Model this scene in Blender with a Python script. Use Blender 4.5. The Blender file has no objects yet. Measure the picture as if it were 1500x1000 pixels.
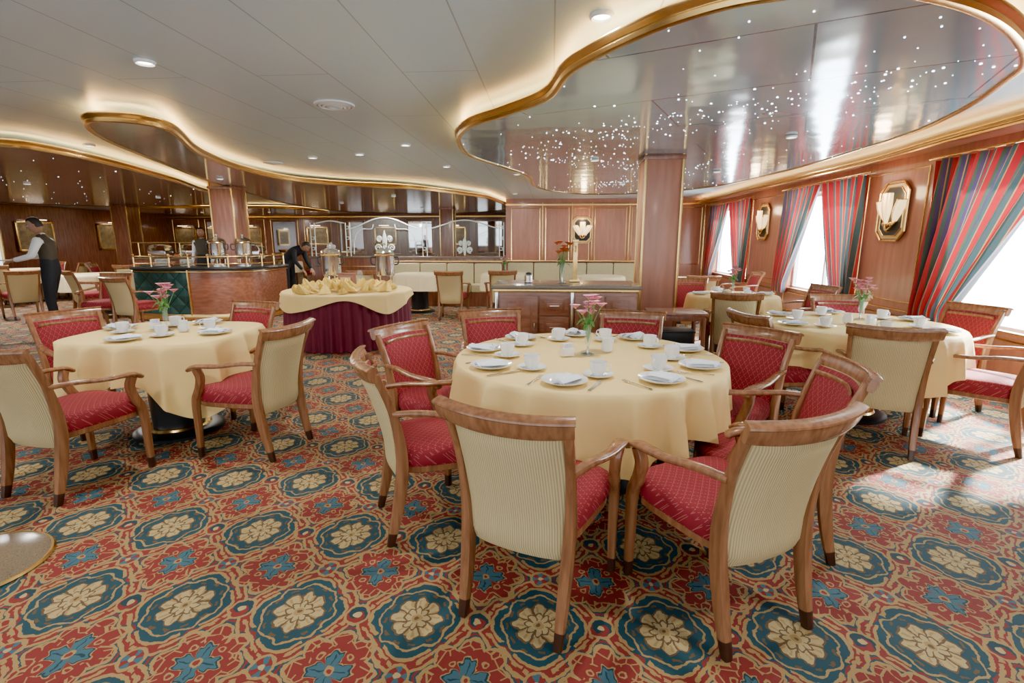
import bpy, bmesh, math, random
from mathutils import Vector, Matrix
random.seed(7)
sc=bpy.context.scene
COL=sc.collection
V=Vector
# ------------------------------------------------------------------ node helpers
class S:
    """scalar socket wrapper with operator overloading"""
    def __init__(s,nt,o): s.nt=nt; s.o=o
    def _m(s,op,b=None,c=None):
        n=s.nt.nodes.new('ShaderNodeMath'); n.operation=op
        s.nt.links.new(s.o,n.inputs[0])
        for i,x in ((1,b),(2,c)):
            if x is None: continue
            if isinstance(x,S): s.nt.links.new(x.o,n.inputs[i])
            else: n.inputs[i].default_value=x
        return S(s.nt,n.outputs[0])
    def __add__(s,b): return s._m('ADD',b)
    def __radd__(s,b): return s._m('ADD',b)
    def __sub__(s,b): return s._m('SUBTRACT',b)
    def __rsub__(s,b): return (s*-1.0)+b
    def __mul__(s,b): return s._m('MULTIPLY',b)
    def __rmul__(s,b): return s._m('MULTIPLY',b)
    def __truediv__(s,b): return s._m('DIVIDE',b)
    def sin(s): return s._m('SINE')
    def cos(s): return s._m('COSINE')
    def abs(s): return s._m('ABSOLUTE')
    def fract(s): return s._m('FRACT')
    def sqrt(s): return s._m('SQRT')
    def lt(s,b): return s._m('LESS_THAN',b)
    def gt(s,b): return s._m('GREATER_THAN',b)
    def mn(s,b): return s._m('MINIMUM',b)
    def mx(s,b): return s._m('MAXIMUM',b)
    def pow(s,b): return s._m('POWER',b)
    def at2(s,b): return s._m('ARCTAN2',b)
def new_mat(name):
    m=bpy.data.materials.new(name); m.use_nodes=True
    nt=m.node_tree; b=nt.nodes['Principled BSDF']
    return m,nt,b
def mixc(nt,f,a,b):
    n=nt.nodes.new('ShaderNodeMix'); n.data_type='RGBA'
    if isinstance(f,S): nt.links.new(f.o,n.inputs[0])
    elif hasattr(f,'is_linked'): nt.links.new(f,n.inputs[0])
    else: n.inputs[0].default_value=f
    for i,x in ((6,a),(7,b)):
        if hasattr(x,'is_linked'): nt.links.new(x,n.inputs[i])
        else: n.inputs[i].default_value=(x[0],x[1],x[2],1)
    return n.outputs[2]
def coord(nt,kind='Object'):
    tc=nt.nodes.new('ShaderNodeTexCoord'); return tc.outputs[kind]
def geopos(nt):
    return nt.nodes.new('ShaderNodeNewGeometry').outputs['Position']
def sep(nt,v):
    n=nt.nodes.new('ShaderNodeSeparateXYZ'); nt.links.new(v,n.inputs[0])
    return S(nt,n.outputs[0]),S(nt,n.outputs[1]),S(nt,n.outputs[2])
def noise(nt,v,scale,detail=3,vscale=None):
    if vscale:
        mp=nt.nodes.new('ShaderNodeMapping'); mp.inputs['Scale'].default_value=vscale
        nt.links.new(v,mp.inputs[0]); v=mp.outputs[0]
    n=nt.nodes.new('ShaderNodeTexNoise'); n.inputs['Scale'].default_value=scale; n.inputs['Detail'].default_value=detail
    nt.links.new(v,n.inputs['Vector']); return n.outputs['Fac']
def bump(nt,b,h,strength=.3,dist=.01):
    n=nt.nodes.new('ShaderNodeBump'); n.inputs['Strength'].default_value=strength; n.inputs['Distance'].default_value=dist
    nt.links.new(h.o if isinstance(h,S) else h,n.inputs['Height']); nt.links.new(n.outputs[0],b.inputs['Normal'])
def plain(name,col,rough=.5,metal=0,nscale=30,var=.12,emis=None,es=0,coat=0,bmp=0,trans=0):
    m,nt,b=new_mat(name)
    f=noise(nt,coord(nt),nscale)
    c=mixc(nt,f,[x*(1-var) for x in col],[min(1,x*(1+var)) for x in col])
    nt.links.new(c,b.inputs['Base Color'])
    b.inputs['Roughness'].default_value=rough; b.inputs['Metallic'].default_value=metal
    b.inputs['Coat Weight'].default_value=coat
    if trans: b.inputs['Transmission Weight'].default_value=trans
    if emis: b.inputs['Emission Color'].default_value=(*emis,1); b.inputs['Emission Strength'].default_value=es
    if bmp: bump(nt,b,f,bmp,.01)
    return m
def wood(name,c1,c2,rough=.25,vs=(14,14,1.2),coat=.3,metal=0):
    m,nt,b=new_mat(name)
    f=noise(nt,coord(nt),3,5,vs)
    r=nt.nodes.new('ShaderNodeValToRGB'); nt.links.new(f,r.inputs[0])
    r.color_ramp.elements[0].position=.35; r.color_ramp.elements[0].color=(*c1,1)
    r.color_ramp.elements[1].position=.7; r.color_ramp.elements[1].color=(*c2,1)
    nt.links.new(r.outputs[0],b.inputs['Base Color'])
    b.inputs['Roughness'].default_value=rough; b.inputs['Coat Weight'].default_value=coat; b.inputs['Coat Roughness'].default_value=.12
    return m
M={}
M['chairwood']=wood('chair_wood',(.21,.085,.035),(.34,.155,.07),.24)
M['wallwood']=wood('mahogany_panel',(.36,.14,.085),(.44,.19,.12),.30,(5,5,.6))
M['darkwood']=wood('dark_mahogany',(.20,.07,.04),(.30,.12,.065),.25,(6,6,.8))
M['cabwood']=wood('cabinet_wood',(.24,.085,.045),(.35,.14,.08),.25,(1.5,8,8))
M['gold']=plain('gold_trim',(.80,.54,.20),.25,1,40,.1)
M['goldp']=plain('gold_paint',(.75,.55,.25),.35,.6,40,.1)
M['steel']=plain('stainless_steel',(.78,.78,.78),.15,1)
M['black']=plain('black_metal',(.015,.017,.02),.35)
M['cap']=plain('chair_foot_cap',(.05,.02,.012),.3)
M['white']=plain('white_porcelain',(.88,.88,.86),.12,0,10,.02,coat=.5)
M['napkin']=plain('white_napkin',(.80,.83,.88),.8,0,60,.05,bmp=.2)
M['napy']=plain('yellow_napkin',(.88,.58,.14),.8,0,20,.3,bmp=.2)
M['granite']=plain('granite',(.20,.15,.10),.18,0,180,.7)
M['cream']=plain('golden_cream_cloth',(.86,.63,.25),.7,0,8,.05)
M['creamy']=plain('cream_white_cloth',(.85,.72,.44),.75,0,8,.05)
M['olive']=plain('cream_upholstery',(.62,.55,.34),.8,0,30,.12)
M['pink']=plain('pink_petal',(.95,.36,.46),.6,0,60,.35)
M['orange']=plain('orange_petal',(.85,.22,.06),.6,0,60,.3)
M['green']=plain('leaf_green',(.09,.28,.05),.5,0,40,.3)
M['skin']=plain('skin',(.35,.19,.12),.5,0,20,.06)
M['hair']=plain('hair',(.02,.015,.012),.6,0,80,.3)
M['shirt']=plain('white_shirt',(.8,.82,.85),.8,0,20,.04)
M['vest']=plain('dark_vest',(.06,.05,.035),.8,0,20,.2)
M['trouser']=plain('black_trousers',(.015,.017,.022),.8,0,20,.2)
M['mirror']=plain('mirror_glass',(.8,.82,.82),.04,1,5,.02)
M['etch']=plain('etched_white',(.68,.74,.72),.5,0,20,.05)
M['lip']=plain('lips',(.30,.10,.08),.5);M_lip='lip'
M['warm']=plain('warm_cove_light',(1,.8,.5),.5,emis=(1,.56,.18),es=14)
M['lampw']=plain('downlight_lens',(1,.95,.88),.5,emis=(1,.93,.82),es=12)
M['shade']=plain('sconce_glass',(1,.82,.5),.4,emis=(1,.70,.34),es=1.5)
M['star']=plain('fibre_star',(1,1,1),.5,emis=(.85,.93,1),es=8)
M['plaster']=plain('white_plaster',(.78,.8,.8),.5,0,4,.02)
M['painting']=plain('oil_painting',(.35,.25,.12),.5,0,9,.8)
M['burg']=plain('burgundy_cloth',(.13,.008,.028),.7,0,10,.2)
# clear glass
def glassm(name,f):
    m,nt,b=new_mat(name)
    b.inputs['Base Color'].default_value=(.9,.97,.96,1);b.inputs['Roughness'].default_value=.02
    tr=nt.nodes.new('ShaderNodeBsdfTransparent');tr.inputs[0].default_value=(.95,.98,.98,1)
    mx=nt.nodes.new('ShaderNodeMixShader');mx.inputs[0].default_value=f
    nt.links.new(tr.outputs[0],mx.inputs[1]);nt.links.new(b.outputs[0],mx.inputs[2]);nt.links.new(mx.outputs[0],nt.nodes['Material Output'].inputs[0])
    return m
M['glass']=glassm('clear_glass',.15);M['pglass']=glassm('partition_glass',.05)
# corduroy beige (vertical ridges in chair local x)
m,nt,b=new_mat('corduroy_beige')
x,y,z=sep(nt,coord(nt))
w=(x*(2*math.pi/.0085)).sin()*.5+.5
c=mixc(nt,w,(.42,.32,.15),(.66,.54,.29)); nt.links.new(c,b.inputs['Base Color']); b.inputs['Roughness'].default_value=.85
bump(nt,b,w,.5,.003); M['cord']=m
# red diamond fabric
m,nt,b=new_mat('red_diamond_fabric')
x,y,z=sep(nt,coord(nt)); q=y+z; k=2*math.pi/.036
d1=((x+q)*(k/2)).sin().abs(); d2=((x-q)*(k/2)).sin().abs()
ln=d1.mn(d2).lt(.13); dash=((x*(k*4)).sin()).gt(-.2)
c=mixc(nt,ln*dash,(.25,.010,.022),(.44,.12,.10)); nt.links.new(c,b.inputs['Base Color']); b.inputs['Roughness'].default_value=.8
M['redfab']=m
# teal quilt
m,nt,b=new_mat('teal_quilted_leather')
x,y,z=sep(nt,geopos(nt)); k=2*math.pi/.3
d=((x+z)*(k/2)).sin().abs().mn(((x-z)*(k/2)).sin().abs())
c=mixc(nt,d.lt(.08),(.03,.10,.095),(.006,.025,.025));nt.links.new(c,b.inputs['Base Color']);b.inputs['Roughness'].default_value=.4
bump(nt,b,d,.6,.03); M['teal']=m
# curtain stripes using 'u' attribute
m,nt,b=new_mat('striped_curtain_fabric')
at=nt.nodes.new('ShaderNodeAttribute');at.attribute_name='u'
u=S(nt,at.outputs['Fac']); t=(u*7.0).fract()
r=nt.nodes.new('ShaderNodeValToRGB');r.color_ramp.interpolation='CONSTANT';nt.links.new(t.o,r.inputs[0])
cols=[(0,(.40,.01,.02)),(.22,(.50,.28,.10)),(.25,(.02,.09,.10)),(.46,(.45,.26,.10)),(.49,(.42,.012,.025)),(.68,(.03,.10,.07)),(.80,(.05,.05,.14)),(.91,(.45,.26,.10)),(.94,(.02,.07,.09))]
cr=r.color_ramp
cr.elements[0].position=0;cr.elements[0].color=(*cols[0][1],1);cr.elements[1].position=cols[1][0];cr.elements[1].color=(*cols[1][1],1)
for p,cc in cols[2:]:
    e=cr.elements.new(p);e.color=(*cc,1)
f=noise(nt,geopos(nt),14,2)
c=mixc(nt,S(nt,f)*.3,r.outputs[0],(.22,.04,.03))
nt.links.new(c,b.inputs['Base Color']);b.inputs['Roughness'].default_value=.7
tl=nt.nodes.new('ShaderNodeBsdfTranslucent');nt.links.new(c,tl.inputs[0])
mx=nt.nodes.new('ShaderNodeMixShader');mx.inputs[0].default_value=.15
nt.links.new(b.outputs[0],mx.inputs[1]);nt.links.new(tl.outputs[0],mx.inputs[2]);nt.links.new(mx.outputs[0],nt.nodes['Material Output'].inputs[0])
M['curtain']=m
# ---------------- carpet
m,nt,b=new_mat('patterned_carpet')
g=geopos(nt)
nz=nt.nodes.new('ShaderNodeTexNoise');nz.inputs['Scale'].default_value=26;nz.inputs['Detail'].default_value=2;nt.links.new(g,nz.inputs['Vector'])
x,y,z=sep(nt,g)
nx,ny,_=sep(nt,nz.outputs['Color'])
LX,LY=.465,.53
x=x+(nx-.5)*.030; y=y+(ny-.5)*.030
a=((x+.957)/LX); c_=((y-2.21)/LY)
u=(a+.5+40).fract()-.5; v=(c_+.5+40).fract()-.5
u2=(a+40).fract()-.5; v2=(c_+40).fract()-.5       # corner centred
r1=(u*u+v*v).sqrt(); t1=v.at2(u)
r2=(u2*u2+v2*v2).sqrt(); t2=v2.at2(u2)
rh=(u2*u2+v*v).sqrt(); th_=v.at2(u2)
rv=(u*u+v2*v2).sqrt(); tv=v2.at2(u)
TEAL=(.006,.050,.070);RED=(.27,.022,.018);GOLD=(.44,.28,.10);CREAM=(.56,.42,.19);BLUE=(.05,.15,.20);BROWN=(.16,.09,.035)
def ink(mask,colr):
    global col
    col=mixc(nt,mask,col,colr)
col=mixc(nt,noise(nt,g,9),TEAL,[k*1.6 for k in TEAL])
vt=nt.nodes.new('ShaderNodeTexVoronoi');vt.feature='DISTANCE_TO_EDGE';vt.inputs['Scale'].default_value=21;nt.links.new(g,vt.inputs['Vector'])
vd=S(nt,vt.outputs['Distance'])
q2=r2-(t2*4).cos().abs()*.08-.255
ink(q2.lt(0.0),RED)
ink((q2.lt(-.01))*(q2.gt(-.09))*vd.lt(.05),GOLD)
ink((q2.abs()).lt(.015),GOLD)
ink(((q2-.038).abs()).lt(.009),RED)
leaf=r2-((t2*2).cos().abs()).pow(.6)*.13-.02
lobes=(t2*14).sin()*.014
leaf=leaf+lobes
ink(leaf.lt(.028),GOLD)
ink(leaf.lt(.016),TEAL)
ink(leaf.lt(0.0),BLUE)
ink(((t2*2).sin().abs().lt(.12))*leaf.lt(-.02),TEAL)
ink(r2.lt(.036),GOLD)
ink(r2.lt(.018),RED)
# four small gold buds on the diagonals of each corner motif
bud=((u2.abs()-.115)*(u2.abs()-.115)+(v2.abs()-.115)*(v2.abs()-.115)).sqrt()
ink(bud.lt(.030),GOLD);ink(bud.lt(.016),RED)
ring=r1-(t1*4).cos()*.03-.40
dia=(t1*2).sin().abs()
ax=(t1*2).cos().abs()
ink((ring.abs().lt(.05))*ax.gt(.45),RED)
ink((((ring.abs()-.052).abs()).lt(.014))*ax.gt(.40),GOLD)
ink(((ring+.01).abs().lt(.013))*dia.gt(.55),GOLD)
ink((ring.abs().lt(.015))*((t1*24).sin().gt(.2))*ax.gt(.5),GOLD)
ink(rh.lt(.095),TEAL);ink((rh-.095).abs().lt(.013),GOLD)
ink((rh.lt(.083))*((th_+rh*50).sin().gt(.25)),RED);ink(rh.lt(.028),CREAM)
ink(rv.lt(.085),RED);ink((rv-.085).abs().lt(.013),GOLD)
ink((rv.lt(.074))*((tv*4).cos().gt(.1)),BLUE);ink(rv.lt(.022),CREAM)
arc=r1-(t1*8).cos()*.016-.290
ink(arc.abs().lt(.009),GOLD)
ink(((r1-.252).abs().lt(.010))*((t1*12).sin().gt(.3)),BROWN)
fl=r1-((t1*4).cos().abs())*.045-(t1*12).cos()*.008-.165
ink(fl.lt(0.0),CREAM)
ink(fl.abs().lt(.009),BROWN)
ink(((t1*4).sin().abs().gt(.95))*(fl.lt(-.0))*(r1.gt(.05)),BROWN)
ink(((r1-(t1*8).cos()*.014-.10).abs().lt(.008)),BROWN)
ink(((t1*16).sin().gt(.6))*((r1-.15).abs().lt(.028)),GOLD)
ink(r1.lt(.038),GOLD);ink(r1.lt(.016),BROWN)
pile=noise(nt,g,420,2)
pn=S(nt,noise(nt,g,240,2))
col=mixc(nt,pn*.4,col,(.035,.035,.035))
nt.links.new(col,b.inputs['Base Color']);b.inputs['Roughness'].default_value=.8
b.inputs['Specular IOR Level'].default_value=.35
bump(nt,b,pile,.4,.005)
M['carpet']=m
# white ceiling with panel seams
def brick(nt,ang,w,h,mort,vec=None):
    mp=nt.nodes.new('ShaderNodeMapping');mp.inputs['Rotation'].default_value=(0,0,ang);nt.links.new(vec or geopos(nt),mp.inputs[0])
    bk=nt.nodes.new('ShaderNodeTexBrick');nt.links.new(mp.outputs[0],bk.inputs[0])
    bk.inputs['Scale'].default_value=1;bk.inputs['Brick Width'].default_value=w;bk.inputs['Row Height'].default_value=h;bk.inputs['Mortar Size'].default_value=mort
    bk.inputs['Mortar Smooth'].default_value=0
    return bk
m,nt,b=new_mat('white_ceiling_panels')
bk=brick(nt,math.radians(90),2.4,.5,.004)
c=mixc(nt,bk.outputs['Fac'],(.56,.71,.80),(.30,.38,.43))
nt.links.new(c,b.inputs['Base Color']);b.inputs['Roughness'].default_value=.28;b.inputs['Specular IOR Level'].default_value=.7
M['ceil']=m
m,nt,b=new_mat('polished_silver_panels')
bk=brick(nt,math.radians(24),1.9,.95,.006)
nn=noise(nt,geopos(nt),1.2,2)
c=mixc(nt,nn,(.40,.55,.65),(.52,.66,.75))
c=mixc(nt,bk.outputs['Fac'],c,(.14,.19,.24))
nt.links.new(c,b.inputs['Base Color']);b.inputs['Metallic'].default_value=.5;b.inputs['Roughness'].default_value=.12
b.inputs['Specular IOR Level'].default_value=.9
bump(nt,b,noise(nt,geopos(nt),2.5,1),.12,.05)
M['silver']=m
m,nt,b=new_mat('bronze_mirror_panels')
bk=brick(nt,math.radians(24),1.9,.95,.006)
c=mixc(nt,bk.outputs['Fac'],(.52,.50,.45),(.14,.12,.10))
nt.links.new(c,b.inputs['Base Color']);b.inputs['Metallic'].default_value=.6;b.inputs['Roughness'].default_value=.12
M['bronze']=m
# ------------------------------------------------------------------ mesh builder
def catmull(pts,n,closed=False):
    pts=[V(p) for p in pts];out=[];N=len(pts)
    segs=N if closed else N-1
    for i in range(segs):
        if closed: p0,p1,p2,p3=pts[(i-1)%N],pts[i],pts[(i+1)%N],pts[(i+2)%N]
        else:
            p1,p2=pts[i],pts[i+1];p0=pts[i-1] if i>0 else p1*2-p2;p3=pts[i+2] if i+2<N else p2*2-p1
        for j in range(n):
            t=j/n
            out.append(.5*((2*p1)+(p2-p0)*t+(2*p0-5*p1+4*p2-p3)*t*t+(3*p1-p0-3*p2+p3)*t**3))
    if not closed: out.append(pts[-1].copy())
    return out
class MB:
    def __init__(s): s.v=[];s.f=[];s.m=[];s.mats=[];s.M=Matrix();s.u=None
    def mi(s,k):
        if k not in s.mats: s.mats.append(k)
        return s.mats.index(k)
    def add(s,vs,fs,k):
        o=len(s.v);i=s.mi(k)
        s.v+= [s.M@V(p) for p in vs]
        for f in fs: s.f.append([a+o for a in f]);s.m.append(i)
    def box(s,c,d,k,R=None,bev=0):
        x,y,z=[q/2 for q in d]
        if bev:
            b=min(bev,x*.9,y*.9,z*.9)
            bm=bmesh.new();bmesh.ops.create_cube(bm,size=1)
            for v in bm.verts: v.co=V((v.co.x*2*x,v.co.y*2*y,v.co.z*2*z))
            bmesh.ops.bevel(bm,geom=bm.edges[:],offset=b,segments=2,affect='EDGES',profile=.7)
            vs=[v.co.copy() for v in bm.verts];fs=[[v.index for v in f.verts] for f in bm.faces];bm.free()
        else:
            vs=[V((a*x,b_*y,c_*z)) for a in(-1,1) for b_ in(-1,1) for c_ in(-1,1)]
            fs=[[0,1,3,2],[4,6,7,5],[0,4,5,1],[2,3,7,6],[0,2,6,4],[1,5,7,3]]
        if R is not None: vs=[R@p for p in vs]
        s.add([p+V(c) for p in vs],fs,k)
    def loft(s,rings,k,cap=True,closed=False,kf=None):
        n=len(rings[0]);vs=[p for r in rings for p in r];L=len(rings)
        o=len(s.v);s.v+=[s.M@V(p) for p in vs]
        for j in range(L if closed else L-1):
            for i in range(n):
                a=j*n+i;b=j*n+(i+1)%n;c=((j+1)%L)*n+(i+1)%n;d=((j+1)%L)*n+i
                s.f.append([o+a,o+b,o+c,o+d]);s.m.append(s.mi(kf(j,i) if kf else k))
        if cap and not closed:
            s.f.append([o+i for i in range(n)][::-1]);s.m.append(s.mi(k))
            s.f.append([o+(L-1)*n+i for i in range(n)]);s.m.append(s.mi(k))
    def lathe(s,prof,k,c=(0,0,0),n=24,cap=True,kf=None):
        c=V(c)
        rings=[[c+V((r*math.cos(2*math.pi*i/n),r*math.sin(2*math.pi*i/n),z)) for i in range(n)] for r,z in prof]
        s.loft(rings,k,cap,False,kf)
    def sweep(s,pts,a,b,side,k,n=10,p=2.6,closed=False,cap=True,kf=None):
        pts=[V(q) for q in pts];N=len(pts);rings=[]
        for i,q in enumerate(pts):
            if closed: t=pts[(i+1)%N]-pts[i-1]
            else: t=pts[min(i+1,N-1)]-pts[max(i-1,0)]
            t.normalize();sd=V(side[i] if isinstance(side,list) else side);nn=t.cross(sd)
            if nn.length<1e-5: nn=t.cross(V((.3,.7,.2)))
            nn.normalize();s2=nn.cross(t).normalized()
            A=a[i] if isinstance(a,(list,tuple)) else a;B=b[i] if isinstance(b,(list,tuple)) else b
            ring=[]
            for j in range(n):
                th=2*math.pi*(j+.5)/n;cx,sx=math.cos(th),math.sin(th)
                rr=(abs(cx)**p+abs(sx)**p)**(-1/p)
                ring.append(q+s2*(A*rr*cx)+nn*(B*rr*sx))
            rings.append(ring)
        s.loft(rings,k,cap,closed,kf)
    def tube(s,pts,r,k,n=8,closed=False,up=(0,0,1)):
        s.sweep(pts,r,r,up,k,n,2,closed)
    def sphere(s,c,r,k,n=12,m_=8,sc_=(1,1,1)):
        rings=[]
        for j in range(m_+1):
            ph=math.pi*j/m_;ph=min(max(ph,.02),math.pi-.02)
            rings.append([V(c)+V((r*sc_[0]*math.sin(ph)*math.cos(2*math.pi*i/n),r*sc_[1]*math.sin(ph)*math.sin(2*math.pi*i/n),-r*sc_[2]*math.cos(ph))) for i in range(n)])
        s.loft(rings,k,True)
    def grid(s,fn,nu,nv,k,closeu=False):
        vs=[fn(i/(nu if closeu else nu-1),j/(nv-1)) for j in range(nv) for i in range(nu)]
        fs=[]
        for j in range(nv-1):
            for i in range(nu if closeu else nu-1):
                fs.append([j*nu+i,j*nu+(i+1)%nu,(j+1)*nu+(i+1)%nu,(j+1)*nu+i])
        s.add(vs,fs,k)
    def mesh(s,name,smooth=True,ang=38,recalc=True):
        me=bpy.data.meshes.new(name);me.from_pydata([tuple(p) for p in s.v],[],s.f)
        for k in s.mats: me.materials.append(M[k] if isinstance(k,str) else k)
        me.polygons.foreach_set('material_index',s.m)
        if recalc:
            bm=bmesh.new();bm.from_mesh(me);bmesh.ops.recalc_face_normals(bm,faces=bm.faces[:]);bm.to_mesh(me);bm.free()
        me.polygons.foreach_set('use_smooth',[smooth]*len(me.polygons))
        if smooth: me.set_sharp_from_angle(angle=math.radians(ang))
        me.update();return me
    def obj(s,name,loc=(0,0,0),rz=0,parent=None,**kw):
        return place(s.mesh(name,**kw),name,loc,rz,parent)
def place(me,name,loc=(0,0,0),rz=0,parent=None,scale=None):
    o=bpy.data.objects.new(name,me);COL.objects.link(o);o.location=loc;o.rotation_euler=(0,0,math.radians(rz))
    if scale: o.scale=scale
    if parent: o.parent=parent
    return o
# ------------------------------------------------------------------ ROOM
ZC=2.5;WX=4.2;YB=14.5;XL=-17;YF=22;Y0=-3
mb=MB();mb.box(((XL+WX)/2,(Y0+YF)/2,-.05),(WX-XL+.4,YF-Y0,.1),'carpet');mb.obj('floor',smooth=False)
mb=MB();mb.box(((XL+WX)/2,(Y0+YF)/2,ZC+.05),(WX-XL+.4,YF-Y0,.1),'ceil');mb.obj('ceiling',smooth=False)
wins=[(3.0,5.95),(7.5,9.6),(11.5,13.9)]
SILL,WT=.55,2.15
mb=MB();T=.2
wx=WX+T/2
mb.box((wx,(Y0+YB)/2,SILL/2),(T,YB-Y0,SILL),'wallwood')
mb.box((wx,(Y0+YB)/2,(WT+ZC)/2),(T,YB-Y0,ZC-WT),'wallwood')
ys=[Y0]+[q for w in wins for q in w]+[YB]
for i in range(0,len(ys),2): mb.box((wx,(ys[i]+ys[i+1])/2,(SILL+WT)/2),(T,ys[i+1]-ys[i],WT-SILL),'wallwood')
mb.obj('wall_right',smooth=False)
for i,(a,b_) in enumerate(wins):
    mb=MB();X=WX+.14
    for yy in (a+.03,b_-.03,(a+b_)/2): mb.box((X,yy,(SILL+WT)/2),(.05,.05,WT-SILL),'plaster',bev=.008)
    for zz in (SILL+.03,WT-.03): mb.box((X,(a+b_)/2,zz),(.05,b_-a,.05),'plaster',bev=.008)
    mb.box((X+.01,(a+b_)/2,(SILL+WT)/2),(.006,b_-a-.1,WT-SILL-.1),'pglass')
    mb.obj('window_%d'%(i+1))
mb=MB();mb.box((WX-.02,(Y0+YB)/2,.56),(.04,YB-Y0,.05),'wallwood',bev=.01);mb.box((WX-.035,(Y0+YB)/2,.585),(.05,YB-Y0,.014),'gold');mb.obj('trim_1')
mb=MB();mb.box((WX-.012,(Y0+YB)/2,.07),(.024,YB-Y0,.14),'wallwood',bev=.005);mb.obj('baseboard_right')
def panelframe(mb,fn,a0,a1,z0,z1,r=.009):
    pts=[fn(a0,z0),fn(a1,z0),fn(a1,z1),fn(a0,z1)]
    for i in range(4):
        p,q=V(pts[i]),V(pts[(i+1)%4]);d=(q-p)
        mb.sweep([p-d.normalized()*r,q+d.normalized()*r],r,r,(0.3,0.7,0.6),'gold',6,2)
mb=MB();fr=lambda a,z:(WX-.004,a,z)
for a,b_ in ((6.3,7.42),(9.95,11.4),(0,2.9)):
    panelframe(mb,fr,a,b_,.68,2.22)
    panelframe(mb,fr,a,b_,.18,.5)
for a,b_ in wins: panelframe(mb,fr,a,b_,.18,.5)
for yy in (6.18,7.44,9.84,11.44,14.0): mb.box((WX-.01,yy,1.4),(.02,.03,1.7),'gold',bev=.005)
mb.obj('trim_2')
XBL=-1.27
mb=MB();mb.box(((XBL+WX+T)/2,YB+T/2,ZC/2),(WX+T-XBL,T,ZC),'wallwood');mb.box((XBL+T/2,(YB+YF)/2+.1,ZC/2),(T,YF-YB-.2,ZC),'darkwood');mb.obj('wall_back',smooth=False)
mb=MB();fb=lambda a,z:(a,YB-.004,z)
xs=[-1.2,-.25,.55,1.1,2.1,3.0,4.1]
for a,b_ in zip(xs[:-1],xs[1:]):
    panelframe(mb,fb,a+.08,b_-.08,.75,2.25,.011)
    mb.box((b_,YB-.012,1.25),(.03,.024,2.3),'gold',bev=.005)
mb.box(((XBL+WX)/2,YB-.03,2.34),(WX-XBL,.06,.05),'gold',bev=.01)
mb.obj('trim_3')
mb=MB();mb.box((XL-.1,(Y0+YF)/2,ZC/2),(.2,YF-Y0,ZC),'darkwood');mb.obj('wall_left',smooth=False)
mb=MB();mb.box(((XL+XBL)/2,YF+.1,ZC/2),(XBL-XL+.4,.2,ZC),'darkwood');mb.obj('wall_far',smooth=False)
mb=MB();ff=lambda a,z:(a,YF-.006,z)
x=XL+.3;k=0
while x<XBL-1.5:
    panelframe(mb,ff,x,x+1.2,.8,2.25,.014)
    if k%2==1: mb.box((x+.6,YF-.012,1.5),(1.0,.02,1.3),'mirror')
    x+=1.5;k+=1
mb.box(((XL+XBL)/2,YF-.03,2.36),(XBL-XL,.06,.05),'gold')
mb.obj('trim_4')
# right cornice with cove
mb=MB()
pc=[(3.82,Y0,2.40),(3.80,1,2.4),(3.72,3.2,2.4),(3.78,5.5,2.4),(3.92,7,2.4),(3.9,9,2.4),(3.86,11,2.4),(3.9,13,2.4),(3.86,YB,2.4)]
pc=catmull(pc,10)
nP=len(pc)
vs=[];fs=[]
for p in pc: vs+=[(p.x,p.y,2.37),(WX,p.y,2.37),(WX,p.y,2.40),(p.x,p.y,2.40)]
for i in range(nP-1):
    for j in range(4):
        fs.append([i*4+j,i*4+(j+1)%4,(i+1)*4+(j+1)%4,(i+1)*4+j])
mb.add(vs,fs,'wallwood')
mb.sweep([p+V((0,0,-.005)) for p in pc],.035,.022,(0,0,1),'gold',10,2.4)
mb.sweep([p+V((.02,0,-.05)) for p in pc],.013,.013,(0,0,1),'gold',8,2)
mb.obj('trim_5')
mb=MB()
mb.grid(lambda u,v:(lambda p:V((p.x+.08+.05*v,p.y,2.412)))(pc[int(round(u*(nP-1)))]),nP,2,'warm')
mb.obj('cove_light_strip',smooth=False,recalc=False)
# ------------------------------------------------------------------ ceiling islands
def island(name,pts,bot,zb=2.36,zt=2.43,n=8):
    c=catmull([(a,b_,0) for a,b_ in pts],n,True);N=len(c)
    area=sum(c[i].x*c[(i+1)%N].y-c[(i+1)%N].x*c[i].y for i in range(N))/2
    if area<0: c.reverse()
    nrm=[]
    for i in range(N):
        t=(c[(i+1)%N]-c[i-1]).normalized();nrm.append(V((t.y,-t.x,0)))
    mb=MB()
    mb.add([V((p.x,p.y,zb)) for p in c],[list(range(N))],bot)
    mb.add([V((p.x,p.y,zt-.02)) for p in c],[list(range(N))],'plaster')
    Z=V((0,0,1))
    prof=[(-.02,zb-.008),(.0,zb-.016),(.022,zb-.010),(.028,zb+.008),(.016,zb+.020),(.018,zb+.028),(.036,zb+.038),(.04,zt-.014),(.03,zt-.004),(-.01,zt-.004),(-.015,zb)]
    rings=[[V((p.x,p.y,0))+nn*a+Z*h for a,h in prof] for p,nn in zip(c,nrm)]
    mb.loft(rings,'gold',False,True)
    o=mb.obj(name,recalc=True,ang=50)
    mb=MB();vs=[]
    for p,nn in zip(c,nrm): vs+=[V((p.x,p.y,zt+.004))-nn*.03,V((p.x,p.y,zt+.004))-nn*.075]
    mb.add(vs,[[2*i,2*i+1,(2*((i+1)%N)+1),2*((i+1)%N)] for i in range(N)],'warm')
    mb.obj('cove_light_strip',parent=o,smooth=False,recalc=False)
    return c
starp=[(1.2,2.3),(.81,2.35),(.555,2.51),(.354,2.75),(.176,3.03),(.073,3.26),(-.052,3.77),(-.372,4.2),(-.70,4.59),(-.91,5.19),(-.94,6.14),(-.63,7.14),(-.36,8.15),(-.25,9.97),(.60,11.3),(2.0,11.2),(2.94,9.8),(3.25,7.8),(3.25,5.5),(3.04,4.39),(2.73,3.59),(2.53,3.2),(2.09,2.76),(1.65,2.46)]
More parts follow.
